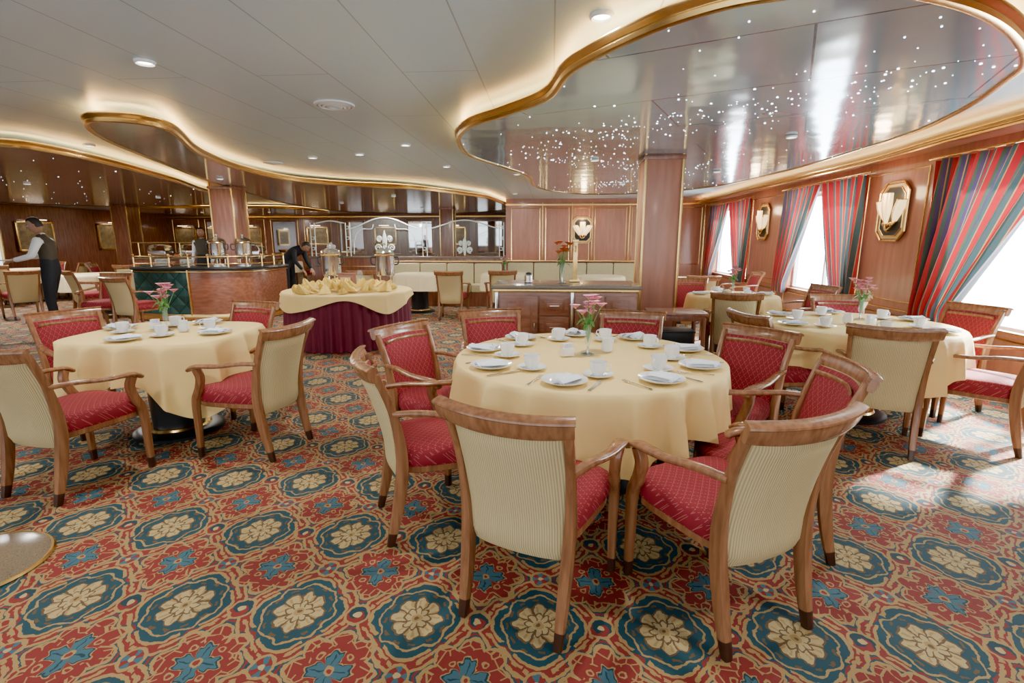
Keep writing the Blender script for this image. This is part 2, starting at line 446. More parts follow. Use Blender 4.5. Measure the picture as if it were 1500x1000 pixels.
C1=island('star_ceiling_panel',starp,'silver')
isl2=[(-3.83,4.22),(-3.45,4.20),(-3.39,4.58),(-3.97,5.77),(-4.31,7.07),(-4.28,8.31),(-3.74,9.2),(-2.7,9.9),(-1.9,11.35),(-1.45,13),(-1.5,17),(-4,19.5),(-7,18),(-7.2,14.4),(-6.5,11.3),(-5.75,8.7),(-4.85,6.3),(-4.3,4.93)]
C2=island('ceiling_panel_bronze',isl2,'bronze')
isl3=[(-8,4.7),(-5.9,5.0),(-5.5,5.7),(-6.2,8.2),(-7.0,10.2),(-7.7,12.5),(-9.5,14),(-13,14.5),(-15,11),(-13,7)]
C3=island('ceiling_panel_bronze',isl3,'bronze')
C4=island('ceiling_panel_bronze',[(-14,16),(-9,15.6),(-8,17),(-9,20),(-14,20.5)],'bronze')
def inside(p,c):
    r=False;n=len(c)
    for i in range(n):
        a,b_=c[i],c[i-1]
        if (a.y>p[1])!=(b_.y>p[1]) and p[0]<(b_.x-a.x)*(p[1]-a.y)/(b_.y-a.y)+a.x: r=not r
    return r
def stars(name,c,n,band=None):
    mb=MB();x0=min(p.x for p in c);x1=max(p.x for p in c);y0=min(p.y for p in c);y1=max(p.y for p in c);k=0
    while k<n:
        if band and random.random()<.7:
            t=random.random();B=band;i=min(int(t*(len(B)-1)),len(B)-2);f_=t*(len(B)-1)-i
            p=(B[i][0]*(1-f_)+B[i+1][0]*f_+random.gauss(0,.26),B[i][1]*(1-f_)+B[i+1][1]*f_+random.gauss(0,.26))
        else: p=(random.uniform(x0,x1),random.uniform(y0,y1))
        if not inside(p,c): continue
        k+=1;r=random.choice([.003,.004,.004,.005,.008])
        mb.sphere((p[0],p[1],2.358),r,'star',6,4,(1,1,.4))
    mb.obj(name)
stars('ceiling_star_lights',C1,560,[(2.2,3.0),(1.9,3.8),(1.3,4.3),(.8,4.7),(.3,5.2),(.1,6.2),(.9,7.0),(1.8,7.4),(1.2,9),(.6,10)])
stars('ceiling_star_lights',C3,90)
# ceiling fixtures
def fixture(x,y,r,z=ZC,vent=False):
    mb=MB()
    if vent:
        for i in range(4):
            rr=r*(1-i*.2);mb.lathe([(rr,0),(rr,-.012-i*.004),(rr-.02,-.016-i*.004),(rr-.02,0)],'plaster',(0,0,0),32)
        mb.obj('ceiling_air_vent',(x,y,z))
    else:
        mb.lathe([(r,0),(r,-.012),(r*.85,-.018),(r*.7,-.006),(r*.68,0)],'plaster',(0,0,0),28)
        mb.lathe([(r*.66,-.003),(r*.66,-.007)],'lampw',(0,0,0),20)
        mb.obj('ceiling_downlight',(x,y,z))
def areal(name,loc,rot,size,power,col,shape='DISK',sy=None,spread=None):
    l=bpy.data.lights.new(name,'AREA');l.shape=shape;l.size=size
    if sy: l.size_y=sy
    l.energy=power;l.color=col
    if spread: l.spread=math.radians(spread)
    o=bpy.data.objects.new(name,l);COL.objects.link(o);o.location=loc;o.rotation_euler=rot;return o
WARM=(1,.95,.87)
dl=[(-2.53,3.27,1),(.23,2.81,1),(-5.41,5.93,1),(-2.49,6.79,1),(-1.71,6.17,0),(-3.22,7.01,0),(-2.2,1.0,1),(1.8,1.0,1),(-4.6,2.2,1),(-.6,9.0,0),(-1.6,8.0,1),(3.45,8.9,1),(-.9,12.8,1)]
for x,y,on in dl:
    fixture(x,y,.06)
    if on: areal('downlight_lamp',(x,y,ZC-.03),(0,0,0),.12,24,WARM)
fixture(-1.79,4.37,.16,vent=True);fixture(-4.02,7.46,.13,vent=True);fixture(-6.2,5.6,.15,vent=True)
for x,y,p in [(-5.2,8,45),(-3.5,11.5,55),(-5.5,13.5,0),(-9,8.5,80),(-9,11.5,0),(-12,10,90),(-12.5,18,120),(-10,18,0),(-4,16,90),(1.2,9.3,0),(2.3,7.7,15),(.5,6.5,15),(2.2,5.2,0)]:
    fixture(x,y,.05,2.355)
    if p: areal('downlight_lamp',(x,y,2.33),(0,0,0),.12,p,WARM)
# ------------------------------------------------------------------ pillars
def pillar(x,y,w,k='wallwood'):
    mb=MB();h=w/2
    mb.box((0,0,ZC/2),(w,w,ZC),k,bev=.01)
    for sx in(-1,1):
        for sy in(-1,1):
            mb.box((sx*h,sy*h,1.25),(.03,.03,2.36),'gold',bev=.008)
    mb.box((0,0,.08),(w+.04,w+.04,.16),'gold',bev=.01)
    mb.box((0,0,2.33),(w+.05,w+.05,.05),'darkwood',bev=.01)
    mb.obj('wood_pillar',(x,y,0))
pillar(1.27,6.42,.42)
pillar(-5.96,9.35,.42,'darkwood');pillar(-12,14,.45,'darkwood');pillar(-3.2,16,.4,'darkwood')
# ------------------------------------------------------------------ curtains
def curtain(y_outer,y_in,name='curtain'):
    mb=MB();nu,nv=90,26
    W=y_in-y_outer
    def fn(u,v):
        z=2.245-v*(2.245-.50)
        s=min(1,v/.9);wv=1-.64*(s**1.05)
        if v>.9: wv=.36+.15*(v-.9)
        y=y_outer+W*wv*u
        amp=.035+.02*(1-wv)
        x=WX-.09+amp*math.sin(u*math.pi*2*7.5+v*1.5)+.015*math.sin(u*40+v*3)-.03*v
        return V((x,y,z))
    mb.grid(fn,nu,nv,'curtain')
    ob=mb.obj(name,recalc=False)
    at=ob.data.attributes.new('u','FLOAT','POINT')
    at.data.foreach_set('value',[(i/(nu-1)) for j in range(nv) for i in range(nu)])
for a,b_ in wins:
    curtain(b_+.16,(a+b_)/2+.02);curtain(a-.16,(a+b_)/2-.02)
mb=MB()
for a,b_ in wins: mb.sweep([(WX-.09,a-.25,2.27),(WX-.09,b_+.25,2.27)],.014,.014,(0,0,1),'gold',10,2)
mb.obj('curtain_rod')
# ------------------------------------------------------------------ sconces
def sconce(loc,rz):
    mb=MB();w,h,c=.27,.35,.11
    oc=lambda w,h,c:[(-w+c,-h),(w-c,-h),(w,-h+c),(w,h-c),(w-c,h),(-w+c,h),(-w,h-c),(-w,-h+c)]
    def plate(w,h,c,y0,y1,k): mb.loft([[V((x,y0,z)) for x,z in oc(w,h,c)],[V((x,y1,z)) for x,z in oc(w,h,c)]],k)
    plate(w,h,c,0,-.02,'darkwood');plate(w-.025,h-.025,c-.01,-.018,-.024,'goldp');plate(w-.065,h-.065,c-.02,-.022,-.028,'black')
    for (ww,hh,cc,r) in ((w,h,c,.014),(w-.06,h-.06,c-.02,.008)):
        P=[V((x,-.028,z)) for x,z in oc(ww,hh,cc)]
        for i in range(8): mb.tube([P[i],P[(i+1)%8]],r,'gold',6,up=(0,1,0))
    for sx in(-1,0,1):
        def fn(u,v,sx=sx):
            th=math.pi*(u);r=(.022+.052*math.sin(min(1,v*1.15)*math.pi*.62))*(1+.08*math.cos(th*12))
            lean=sx*.13*v
            return V((sx*.07+lean+r*math.cos(th)*1.0,-.03-r*math.sin(th)*.9-(.05 if sx==0 else 0),-.14+v*(.36 if sx==0 else .27)))
        mb.grid(fn,25,10,'shade')
        # gilt rim round the mouth and up the middle of every shell
        mb.tube([fn(i/24,1.0) for i in range(25)],.006,'gold',6)
        mb.tube([fn(.5,j/9)+V((0,-.004,0)) for j in range(10)],.004,'gold',6)
        mb.sphere((sx*.07,-.06,-.15),.028,'gold')
    mb.tube(catmull([(0,-.02,-.24),(0,-.08,-.22),(0,-.09,-.15)],6),.012,'gold')
    mb.tube(catmull([(-.12,-.04,-.12),(0,-.07,-.22),(.12,-.04,-.12)],8),.012,'gold')
    o=mb.obj('wall_sconce',loc,rz)
    l=bpy.data.lights.new('sconce_bulb','POINT');l.energy=6;l.color=(1,.7,.4);l.shadow_soft_size=.08
    lo=bpy.data.objects.new('sconce_bulb',l);COL.objects.link(lo);lo.parent=o;lo.location=(0,-.26,.22)
sconce((WX-.004,6.82,1.75),90-180);sconce((WX-.004,10.75,1.75),-90);sconce((.84,YB-.004,1.66),0)
# ------------------------------------------------------------------ CHAIR
def chair_mesh():
    mb=MB()
    for s in(-1,1):
        P=catmull([(s*.195,-.285,0),(s*.198,-.24,.2),(s*.206,-.215,.42),(s*.214,-.245,.64),(s*.224,-.315,.84)],6)
        n=len(P);A=[.016+.006*math.sin(math.pi*min(1,i/n*1.6)) for i in range(n)];B=[.018+.012*math.sin(math.pi*min(1,(i/n)*1.3)) for i in range(n)]
        mb.sweep(P,A,B,(1,0,0),'chairwood',12,4,kf=lambda j,i:'cap' if j<2 else 'chairwood')
        P=catmull([(s*.240,.235,0),(s*.240,.232,.2),(s*.243,.225,.38),(s*.250,.185,.46),(s*.262,.15,.55),(s*.270,.165,.612)],6)
        n=len(P);A=[.0165+.008*min(1,i/n*2)*(1 if i<n*.6 else .8) for i in range(n)]
        mb.sweep(P,A,A,(1,0,0),'chairwood',12,4,kf=lambda j,i:'cap' if j<2 else 'chairwood')
        P=catmull([(s*.220,-.25,.655),(s*.245,-.14,.655),(s*.270,.0,.638),(s*.278,.10,.634),(s*.276,.175,.626),(s*.270,.222,.598)],6)
        n=len(P);A=[.017+.013*min(1,i/n*1.4) for i in range(n)];B=[.013]*n;A[-1]=.02;B[-1]=.008
        mb.sweep(P,A,B,(1,0,0),'chairwood',12,3)
    P=[];A=[];B=[]
    for i in range(17):
        u=-1+i/8
        P.append((.250*u,-.375+.05*u*u,.835+.006*u*u));A.append(.038-.008*abs(u)**3);B.append(.016+.004*(1-u*u))
    mb.sweep(P,A,B,(0,-.35,1),'chairwood',14,4)
    mb.sweep([(p[0]*1.02,p[1]-.008,p[2]+.032) for p in P],.009,.024,(0,-.35,1),'chairwood',10,2.5)
    def yb(z): 
        t=(z-.42)/.42;return -.215-.10*max(0,t)**1.5
    nu=15;rings=[]
    NZ=12
    for j in range(NZ+1):
        v=j/NZ;z=.305+v*(.815-.305);e=min(1,math.sin(math.pi*min(max(v,.02),.98))*4)
        hw=.190+.018*v
        if v<.12: hw-=.02*(1-v/.12)**2
        ring=[]
        for i in range(nu):
            u=-1+2*i/(nu-1);ring.append(V((hw*u,yb(z)-.045*(1-u*u)*(.4+.6*v)+.026*e*(1-abs(u)**6)+.004,z)))
        for i in range(nu):
            u=1-2*i/(nu-1);ring.append(V((hw*u,yb(z)-.045*(1-u*u)*(.4+.6*v)-.026*e*(1-abs(u)**6)-.002,z)))
        rings.append(ring)
    mb.loft(rings,'cord',True,False,kf=lambda j,i:'redfab' if i<nu-1 else 'cord')
    P=[V((u*.185,yb(.79)-.045*(1-u*u)*.9+.024,.79)) for u in [-1+i/8 for i in range(17)]]
    mb.sweep(P,.012,.006,(0,0,1),'chairwood',8,3)
    def ring(z,sc_,dz=0,n=40):
        out=[]
        for i in range(n):
            t=2*math.pi*i/n;c,s_=math.cos(t),math.sin(t);p=5
            rr=(abs(c)**p+abs(s_)**p)**(-1/p);y=rr*s_*.245*sc_;x=rr*c*(.218+.020*(y/.245))*sc_
            out.append(V((x,y+.01+(.012*(1-c*c) if s_>0 else 0),z)))
        return out
    mb.loft([ring(.345,.97),ring(.35,1.0),ring(.385,1.0)],'chairwood')
    mb.loft([ring(.375,.99),ring(.39,1.035),ring(.43,1.05),ring(.46,1.02),ring(.475,.93),ring(.483,.7),ring(.487,.4),ring(.488,.1)],'redfab')
    return mb.mesh('dining_chair',ang=45)
CH=chair_mesh()
def chair(x,y,rz): place(CH,'dining_chair',(x,y,0),rz)
chairs=[(-.03,1.90,-22),(.67,1.91,26.5),(-.56,2.43,-65),(-.68,3.08,-118),(-.36,3.66,-160),(.56,3.66,168),(1.04,3.05,128),(1.0,2.37,84),
(-2.79,2.67,-10),(-2.03,3.23,80),(-3.46,3.54,-112),(-2.70,4.02,166),
(2.30,3.66,-24),(3.06,3.76,42),(3.27,4.5,105),(2.80,5.0,172),(1.80,4.02,-75),
(2.0,5.75,-15),(2.95,6.35,100),(2.95,5.70,50),(1.9,7.15,170),
(-1.76,9.1,0),(-7.0,7.55,-170),(-6.3,7.35,-10),(-8.3,8.7,-30),(-6.9,10.6,160),(-9.6,8.6,60),(-3.4,9.2,10),(-.9,9.3,10),(2.3,8.3,0),(3.2,9.1,90)]
for c in chairs: chair(*c)
BT=[(-9.5,11.5),(-12,11),(-11,16.5),(-8,15),(-6,18),(-13.5,17),(-4.5,14.5),(-3,18.5),(-11.8,8)]
for (x,y) in BT:
    for a in (20,110,200,290):
        dx,dy=-math.sin(math.radians(a)),math.cos(math.radians(a));chair(x-dx*.78,y-dy*.78,a)
# ------------------------------------------------------------------ TABLES
def cloth(mb,rad,drop,zt,k,folds,amp,seed=0,n=320,flare=.02,thick=None):
    rnd=random.Random(seed);ph=[rnd.uniform(0,6.28) for _ in range(6)];fa=[rnd.uniform(.6,1.2) for _ in range(6)]
    rings=[]
    def fold(t): 
        env=.75+.25*abs(math.sin(2*t+ph[5]))**1.5
        w=t+.09*math.sin(3*t+ph[3])+.05*math.sin(5*t+ph[4])
        s=1-2*abs(math.sin(folds[0]*w+ph[0]))**.65
        s+=.3*math.sin(folds[1]*w+ph[1])
        return s*env*.6
    for sc_ in (.02,.3,.6,.9,.985): rings.append([V((rad(t)*sc_*math.cos(t),rad(t)*sc_*math.sin(t),zt)) for t in [2*math.pi*i/n for i in range(n)]])
    rings.append([V((rad(t)*1.004*math.cos(t),rad(t)*1.004*math.sin(t),zt-.006)) for t in [2*math.pi*i/n for i in range(n)]])
    L=14
    for j in range(1,L+1):
        v=j/L;r=[]
        for i in range(n):
            t=2*math.pi*i/n;R=rad(t)+.012+flare*v+amp*(v**.6)*(fold(t)+.15)
            r.append(V((R*math.cos(t),R*math.sin(t),zt-.012-drop(t)*v)))
        rings.append(r)
    mb.loft(rings,k,False)
def circ(R): return lambda t:R
def sup(a,b_,p=5,rot=0): return lambda t:(abs(math.cos(t-rot)/a)**p+abs(math.sin(t-rot)/b_)**p)**(-1/p)
def table(x,y,rad,drop,folds=(9,17),amp=.03,seed=1,k='cream',name='dining_table',pr=.17):
    mb=MB()
    mb.lathe([(.30,0),(.30,.02),(.27,.035),(.2,.04)],'black',n=32)
    mb.lathe([(.205,.03),(.215,.045),(.205,.06)],'gold',n=32)
    mb.lathe([(pr,.05),(pr,.70),(.3,.735),(.3,.74)],'black',n=32)
    n=64;mb.loft([[V((rad(t)*.98*math.cos(t),rad(t)*.98*math.sin(t),z)) for t in [2*math.pi*i/n for i in range(n)]] for z in (.72,.748)],'darkwood')
    o=mb.obj(name,(x,y,0))
    mb=MB();cloth(mb,rad,drop,.755,k,folds,amp,seed);c=mb.obj('tablecloth',parent=o,ang=80,recalc=True)
    return o
TX,TY,TR=.22,2.93,.76
table(TX,TY,circ(TR),lambda t:.35+.09*math.cos(4*t+.6)+.015*math.sin(9*t),(10,25),.095,3)
LX_,LY_=-2.80,3.50
table(LX_,LY_,sup(.56,.48,4.5,.05),lambda t:.26+.24*abs(math.sin(2*(t-.05)))**3,(7,15),.085,5)
RX,RY,RR=2.45,4.28,.70
table(RX,RY,circ(RR),lambda t:.35+.09*math.cos(4*t+.2),(9,23),.09,8)
FX,FY=2.2,6.4
table(FX,FY,circ(.52),lambda t:.3+.05*math.cos(4*t),(8,17),.06,9)
table(2.3,9.1,circ(.5),lambda t:.3,(9,17),.025,10,'creamy');table(.9,9.6,circ(.45),lambda t:.3,(9,17),.02,12,'creamy')
table(-2.6,10.0,sup(.45,.4),lambda t:.3,(7,14),.02,12,'creamy');table(-.9,10.1,sup(.45,.4),lambda t:.3,(7,14),.02,13,'creamy')
table(-7.5,9.9,circ(.5),lambda t:.3,(9,14),.02,13,'creamy');table(-9.0,9.4,circ(.5),lambda t:.3,(9,14),.02,14,'creamy')
for (x,y) in BT:
    table(x,y,circ(.5),lambda t:.3,(9,14),.02,int(x*3+60),'creamy')
# ---------------- tableware
ZT=.757
def cup_mesh():
    mb=MB()
    mb.lathe([(.004,.004),(.045,.004),(.075,.014),(.078,.017),(.072,.015),(.045,.009),(.004,.008)],'white',n=32)
    mb.lathe([(.024,.008),(.026,.014),(.036,.03),(.041,.055),(.0425,.078),(.040,.078),(.038,.055),(.032,.03),(.004,.018)],'white',n=32)
    mb.sweep(catmull([(.038,0,.064),(.058,0,.066),(.064,0,.048),(.052,0,.030),(.036,0,.03)],5),.005,.003,(0,1,0),'white',8,2)
    return mb.mesh('coffee_cup')
CUP=cup_mesh()
def plate_mesh():
    mb=MB()
    mb.lathe([(.004,.004),(.06,.004),(.095,.014),(.108,.02),(.110,.023),(.094,.018),(.06,.008),(.004,.008)],'white',n=36)
    for k in range(3):
        mb.grid(lambda u,v,k=k:V(((u-.5)*(.05+.08*v)+.004*k,-.07+.14*v-.012*k,.016+.006*k+.010*math.sin(u*math.pi)+.005*math.sin(u*15+k)*v)),17,7,'napkin')
    mb.sweep([(-.03,-.075,.024),(0,-.08,.034),(.03,-.075,.024)],.010,.008,(0,0,1),'napkin',8)
    return mb.mesh('napkin_on_plate',recalc=False)
PLT=plate_mesh()
def fork_mesh():
    mb=MB();mb.sweep([(0,-.09,.003),(0,-.02,.005),(0,.03,.006),(0,.05,.004)],[.008,.004,.005,.011],[.0015]*4,(1,0,0),'steel',8)
    for i in range(4): mb.sweep([(-.009+.006*i,.05,.004),(-.009+.006*i,.09,.007)],.0018,.001,(1,0,0),'steel',6)
    return mb.mesh('fork')
def knife_mesh():
    mb=MB();mb.sweep([(0,-.10,.004),(0,-.01,.004)],[.008,.006],[.003,.003],(1,0,0),'steel',8);mb.sweep([(0,-.01,.004),(.001,.05,.004),(0,.105,.004)],[.008,.010,.003],[.001]*3,(1,0,0),'steel',8)
    return mb.mesh('table_knife')
FK,KN=fork_mesh(),knife_mesh()
def setting(cx,cy,ang,rad,z=ZT,cut=True):
    a=math.radians(ang);d=V((math.cos(a),math.sin(a),0));r=V((-d.y,d.x,0))
    c=V((cx,cy,z));rz=ang+90+random.uniform(-12,12)
    p=c+d*(rad-.14);place(PLT,'napkin_on_plate',p,rz)
    p2=c+d*(rad-.31)+r*.13;place(CUP,'coffee_cup',p2,random.uniform(0,360))
    if cut:
        place(KN,'table_knife',c+d*(rad-.14)+r*.145,rz);place(FK,'fork',c+d*(rad-.14)-r*.145,rz)
for a in [-104,-60,-24,16,56,94,132,172,-148]:
    setting(TX,TY,a,TR)
for a in(-95,-10,80,172): setting(LX_,LY_,a,.5 if a in(-95,80) else .56,cut=False)
for a in(-110,-50,15,80,140,195): setting(RX,RY,a,RR,cut=False)
for a in(-100,0,90,180): setting(FX,FY,a,.52,cut=False)
def jug():
    mb=MB();mb.lathe([(.02,0),(.032,.01),(.036,.04),(.028,.07),(.032,.085),(.030,.085),(.026,.07),(.004,.02)],'white',n=24)
    mb.sweep(catmull([(.03,0,.07),(.055,0,.07),(.05,0,.03),(.034,0,.025)],5),.004,.003,(0,1,0),'white',8,2);return mb.mesh('cream_jug')
JG=jug()
for x,y in((TX+.12,TY+.10),(LX_+.14,LY_-.02),(RX-.08,RY-.04)): place(JG,'cream_jug',(x,y,ZT),random.uniform(0,360))
mb=MB();mb.box((0,0,.03),(.07,.045,.05),'white',bev=.01)
for i in range(5): mb.box((-.022+.011*i,0,.06),(.008,.036,.035),'napkin')
sg=mb.mesh('sugar_packet_holder')
for x,y in((TX-.12,TY-.04),(RX+.06,RY-.10),(LX_-.14,LY_+.06)): place(sg,'sugar_packet_holder',(x,y,ZT),20)
def vase_mesh(pk,tall=1.0,seed=1):
    rnd=random.Random(seed);mb=MB()
    mb.lathe([(.038,0),(.04,.004),(.012,.012),(.007,.03),(.008,.05),(.018,.075),(.020,.10),(.014,.16),(.017,.175),(.014,.175),(.011,.15),(.004,.08)],'glass',n=20)
    mb.lathe([(.037,.001),(.038,.006),(.01,.014),(.006,.03),(.006,.05)],'steel',n=20)
    for k in range(15):
        a=rnd.uniform(0,6.28);sp=rnd.uniform(.015,.085);h=rnd.uniform(.24,.34)*tall
        e=V((sp*math.cos(a),sp*math.sin(a),h))
        mb.tube(catmull([(0,0,.07),(e.x*.3,e.y*.3,.17),e],5),.0022,'green',5)
        for q in range(7):
            b_=q*2*math.pi/7+a;d=V((math.cos(b_),math.sin(b_),.0));up=V((0,0,1))
            def fn(u,v,e=e,d=d):
                s=V((-d.y,d.x,0));w=.020*math.sin(math.pi*min(1,.12+v*.86));l=.044*v
                return e+d*l*.8+V((0,0,1))*(l*.95-.012*v*v*2)+s*w*(u-.5)*2
            mb.grid(fn,4,5,pk)
        mb.sphere(e,.006,'gold',6,4)
    for k in range(9):
        a=rnd.uniform(0,6.28);h=rnd.uniform(.15,.22)*tall;L=rnd.uniform(.05,.09)
        d=V((math.cos(a),math.sin(a),0));s=V((-d.y,d.x,0))
        mb.grid(lambda u,v,d=d,s=s,h=h,L=L:V((0,0,h))+d*L*v+V((0,0,1))*(L*.5*v-L*.9*v*v)+s*(.012*math.sin(math.pi*min(1,.05+v*.93))*(u-.5)*2),3,7,'green')
    return mb.mesh('flower_vase',recalc=False)
VP=vase_mesh('pink');VO=vase_mesh('orange',1.0,4)
place(VP,'flower_vase',(TX-.0,TY+.02,ZT));place(VP,'flower_vase',(LX_-.02,LY_+.02,ZT),40);place(VP,'flower_vase',(RX+.15,RY+.2,ZT),90)
place(VP,'flower_vase',(FX,FY,ZT),10);place(VP,'flower_vase',(-.9,10.1,ZT),10)
# ------------------------------------------------------------------ central cabinet
mb=MB();x0,x1,y0,y1=-.59,.90,5.4,6.1;H=.93
mb.box(((x0+x1)/2,(y0+y1)/2,H/2),(x1-x0,y1-y0,H-.06),'cabwood',bev=.006)
mb.box(((x0+x1)/2,(y0+y1)/2+.01,.04),(x1-x0-.06,y1-y0-.08,.08),'black')
mb.box(((x0+x1)/2,(y0+y1)/2,H-.01),(x1-x0+.08,y1-y0+.08,.04),'granite',bev=.012)
mb.box(((x0+x1)/2,(y0+y1)/2,H-.045),(x1-x0+.03,y1-y0+.03,.03),'gold',bev=.008)
def door(a,b_,z0,z1):
    mb.box(((a+b_)/2,y0-.012,(z0+z1)/2),(b_-a-.012,.024,z1-z0-.012),'cabwood',bev=.005)
    w=min(.06,(b_-a)*.16)
    mb.box(((a+b_)/2,y0-.026,(z0+z1)/2),(b_-a-2*w,.012,z1-z0-2*w),'darkwood',bev=.004)
    mb.box(((a+b_)/2,y0-.034,(z0+z1)/2),(b_-a-2*w-.05,.014,z1-z0-2*w-.05),'cabwood',bev=.006)
door(-.54,-.13,.12,.84)
door(-.12,.20,.62,.84);door(-.12,.20,.38,.62);door(-.12,.20,.12,.38)
for z in(.73,.50,.25): mb.box((.04,y0-.05,z),(.10,.016,.012),'steel',bev=.004)
mb.box((.225,y0-.02,.47),(.03,.03,.80),'steel',bev=.004);mb.box((x0+.02,y0-.02,.47),(.03,.03,.80),'steel',bev=.004)
door(.25,.56,.12,.84);door(.57,.88,.12,.84)
for x in(-.17,.52,.61): mb.box((x,y0-.05,.5),(.012,.02,.10),'steel',bev=.003)
mb.obj('sideboard_cabinet')
HC=H+.011
place(VO,'flower_vase',(.12,5.72,HC),0,scale=(1.3,1.3,1.3))
mb=MB();mb.box((0,0,.015),(.12,.12,.03),'gold',bev=.006);mb.box((0,0,.24),(.05,.05,.42),'gold',bev=.006);mb.box((0,0,.46),(.07,.07,.03),'gold',bev=.006)
mb.tube(catmull([(0,0,.38),(0,-.08,.4),(0,-.1,.34)],5),.01,'gold');mb.obj('brass_lamp_post',(.27,5.9,HC))
mb=MB();mb.lathe([(.04,0),(.05,.01),(.05,.08),(.04,.09)],'steel');mb.lathe([(.035,.09),(.03,.11),(.004,.12)],'black');mb.obj('sugar_bowl',(-.25,5.75,HC))
cx,cy=1.27,5.3
mb=MB()
mb.box((0,0,.69),(.56,.42,.03),'darkwood',bev=.01);mb.box((0,0,.65),(.5,.36,.06),'darkwood',bev=.005)
for sx in(-1,1):
    for sy in(-1,1): mb.sweep([(sx*.25,sy*.18,0),(sx*.24,sy*.17,.65)],[.014,.022],[.014,.022],(1,0,0),'darkwood',8,4)
mb.obj('side_table',(cx,cy,0))
mb=MB()
for i in range(3):
    mb.box((0,0,.09+.17*i),(.34,.24,.15),'black',bev=.015);mb.box((0,0,.165+.17*i),(.37,.27,.02),'black',bev=.008)
mb.obj('stacked_black_crates',(cx,cy,0))
# ------------------------------------------------------------------ buffet
BX,BY,BR=-2.82,6.95,.84
mb=MB();mb.lathe([(.25,0),(.25,.7),(BR*.97,.70),(BR*.97,.722)],'black',n=48)
bo=mb.obj('buffet_table',(BX,BY,0))
mb=MB();n=260;rings=[]
for j in range(9):
    v=j/8;r=[]
    for i in range(n):
        t=2*math.pi*i/n;R=BR-.012+.02*v+(.008+.022*v)*math.sin(46*t)+.012*v*math.sin(11*t+1)
        r.append(V((R*math.cos(t),R*math.sin(t),.72-.712*v)))
    rings.append(r)
mb.loft(rings,'burg',False);mb.obj('table_skirt',parent=bo,ang=80)
mb=MB();cloth(mb,circ(BR+.015),lambda t:.15+.09*math.cos(4*t+2.2)+.02*math.sin(7*t),.735,'cream',(7,12),.025,21);mb.obj('tablecloth',parent=bo,ang=80)
mb=MB();rnd=random.Random(3)
for k in range(90):
    a=rnd.uniform(0,6.28);r=rnd.uniform(0,.66)**.9;x,y=r*math.cos(a),r*math.sin(a)-.12
    if y>.15 or (abs(x-.02)<.21 and abs(y+.05)<.17): continue
    h=rnd.uniform(.05,.13);z=.0+max(0,.10-.16*r);w=rnd.uniform(.04,.07);ph=rnd.uniform(0,6.28)
    def fn(u,v):
        t=2*math.pi*u;R=w*(1-v)**.6*(1+.4*math.sin(3*t+ph))+.008
        return V((x+R*math.cos(t)+.09*v*math.cos(ph),y+R*math.sin(t)+.09*v*math.sin(ph),z+h*v+.012*math.sin(5*t)*v))
    mb.grid(fn,18,7,'napy',closeu=True)
mb.obj('folded_napkin_pile',(BX,BY,.742),recalc=False)
def urn_mesh():
    mb=MB()
    mb.lathe([(.13,0),(.13,.02),(.10,.03),(.10,.05)],'steel',n=32)
    for a in range(4): mb.tube([(.10*math.cos(a*1.57+.78),.10*math.sin(a*1.57+.78),.0),(.11*math.cos(a*1.57+.78),.11*math.sin(a*1.57+.78),.16)],.01,'steel')
    mb.lathe([(.11,.13),(.135,.15),(.14,.20),(.135,.42),(.14,.44),(.12,.47),(.06,.50),(.02,.51),(.015,.53),(.025,.55),(.004,.57)],'steel',n=36)
    mb.lathe([(.142,.40),(.146,.41),(.142,.42)],'gold',n=36)
    for s in(-1,1): mb.tube(catmull([(s*.135,0,.38),(s*.19,0,.38),(s*.19,0,.30),(s*.135,0,.28)],5),.010,'black',up=(0,1,0))
    mb.tube([(0,-.13,.19),(0,-.19,.19),(0,-.20,.16)],.010,'steel');mb.box((0,-.17,.215),(.012,.03,.04),'black',bev=.003)
    return mb.mesh('coffee_urn')
UR=urn_mesh()
place(UR,'coffee_urn',(BX-.42,BY+.46,.742),scale=(1,1,1.1));place(UR,'coffee_urn',(BX+.40,BY+.44,.742),20,scale=(1,1,1.1))
mb=MB();mb.box((0,0,.10),(.20,.14,.2),'cabwood',bev=.008);mb.box((0,0,.21),(.23,.17,.025),'darkwood',bev=.006);mb.box((0,-.072,.1),(.14,.006,.13),'goldp')
mb.obj('wooden_tea_box',(BX+.02,BY-.05,.742))
mb=MB();mb.lathe([(.05,0),(.055,.01),(.055,.16),(.04,.2),(.03,.21),(.03,.23),(.004,.235)],'glass',n=24);mb.obj('glass_jar',(BX+.02,BY+.42,.742))
# ------------------------------------------------------------------ left service counter
path=catmull([(-7.3,8.50,0),(-6.75,8.42,0),(-6.2,8.38,0),(-5.7,8.45,0),(-5.3,8.68,0),(-5.12,9.1,0),(-5.15,9.7,0)],6)
N=len(path);nr=[]
for i in range(N):
    t=(path[min(i+1,N-1)]-path[max(i-1,0)]).normalized();nr.append(V((t.y,-t.x,0)))
mb=MB();Z=V((0,0,1))
rings=[[p+n_*0+Z*.0,p+n_*.0+Z*.9,p-n_*.40+Z*.9,p-n_*.40] for p,n_ in zip(path,nr)]
mb.loft(rings,'darkwood',True,kf=lambda j,i:'teal' if (j<12 and i==0) else ('cabwood' if i==0 else 'darkwood'))
mb.loft([[p+n_*.05+Z*.9,p+n_*.06+Z*.92,p+n_*.05+Z*.945,p-n_*.43+Z*.945,p-n_*.43+Z*.9] for p,n_ in zip(path,nr)],'black')
mb.sweep([p+n_*.02+Z*.08 for p,n_ in zip(path,nr)],.06,.012,(0,0,1),'gold',8)
mb.sweep([p+n_*.02+Z*.87 for p,n_ in zip(path,nr)],.012,.012,(0,0,1),'gold',8)
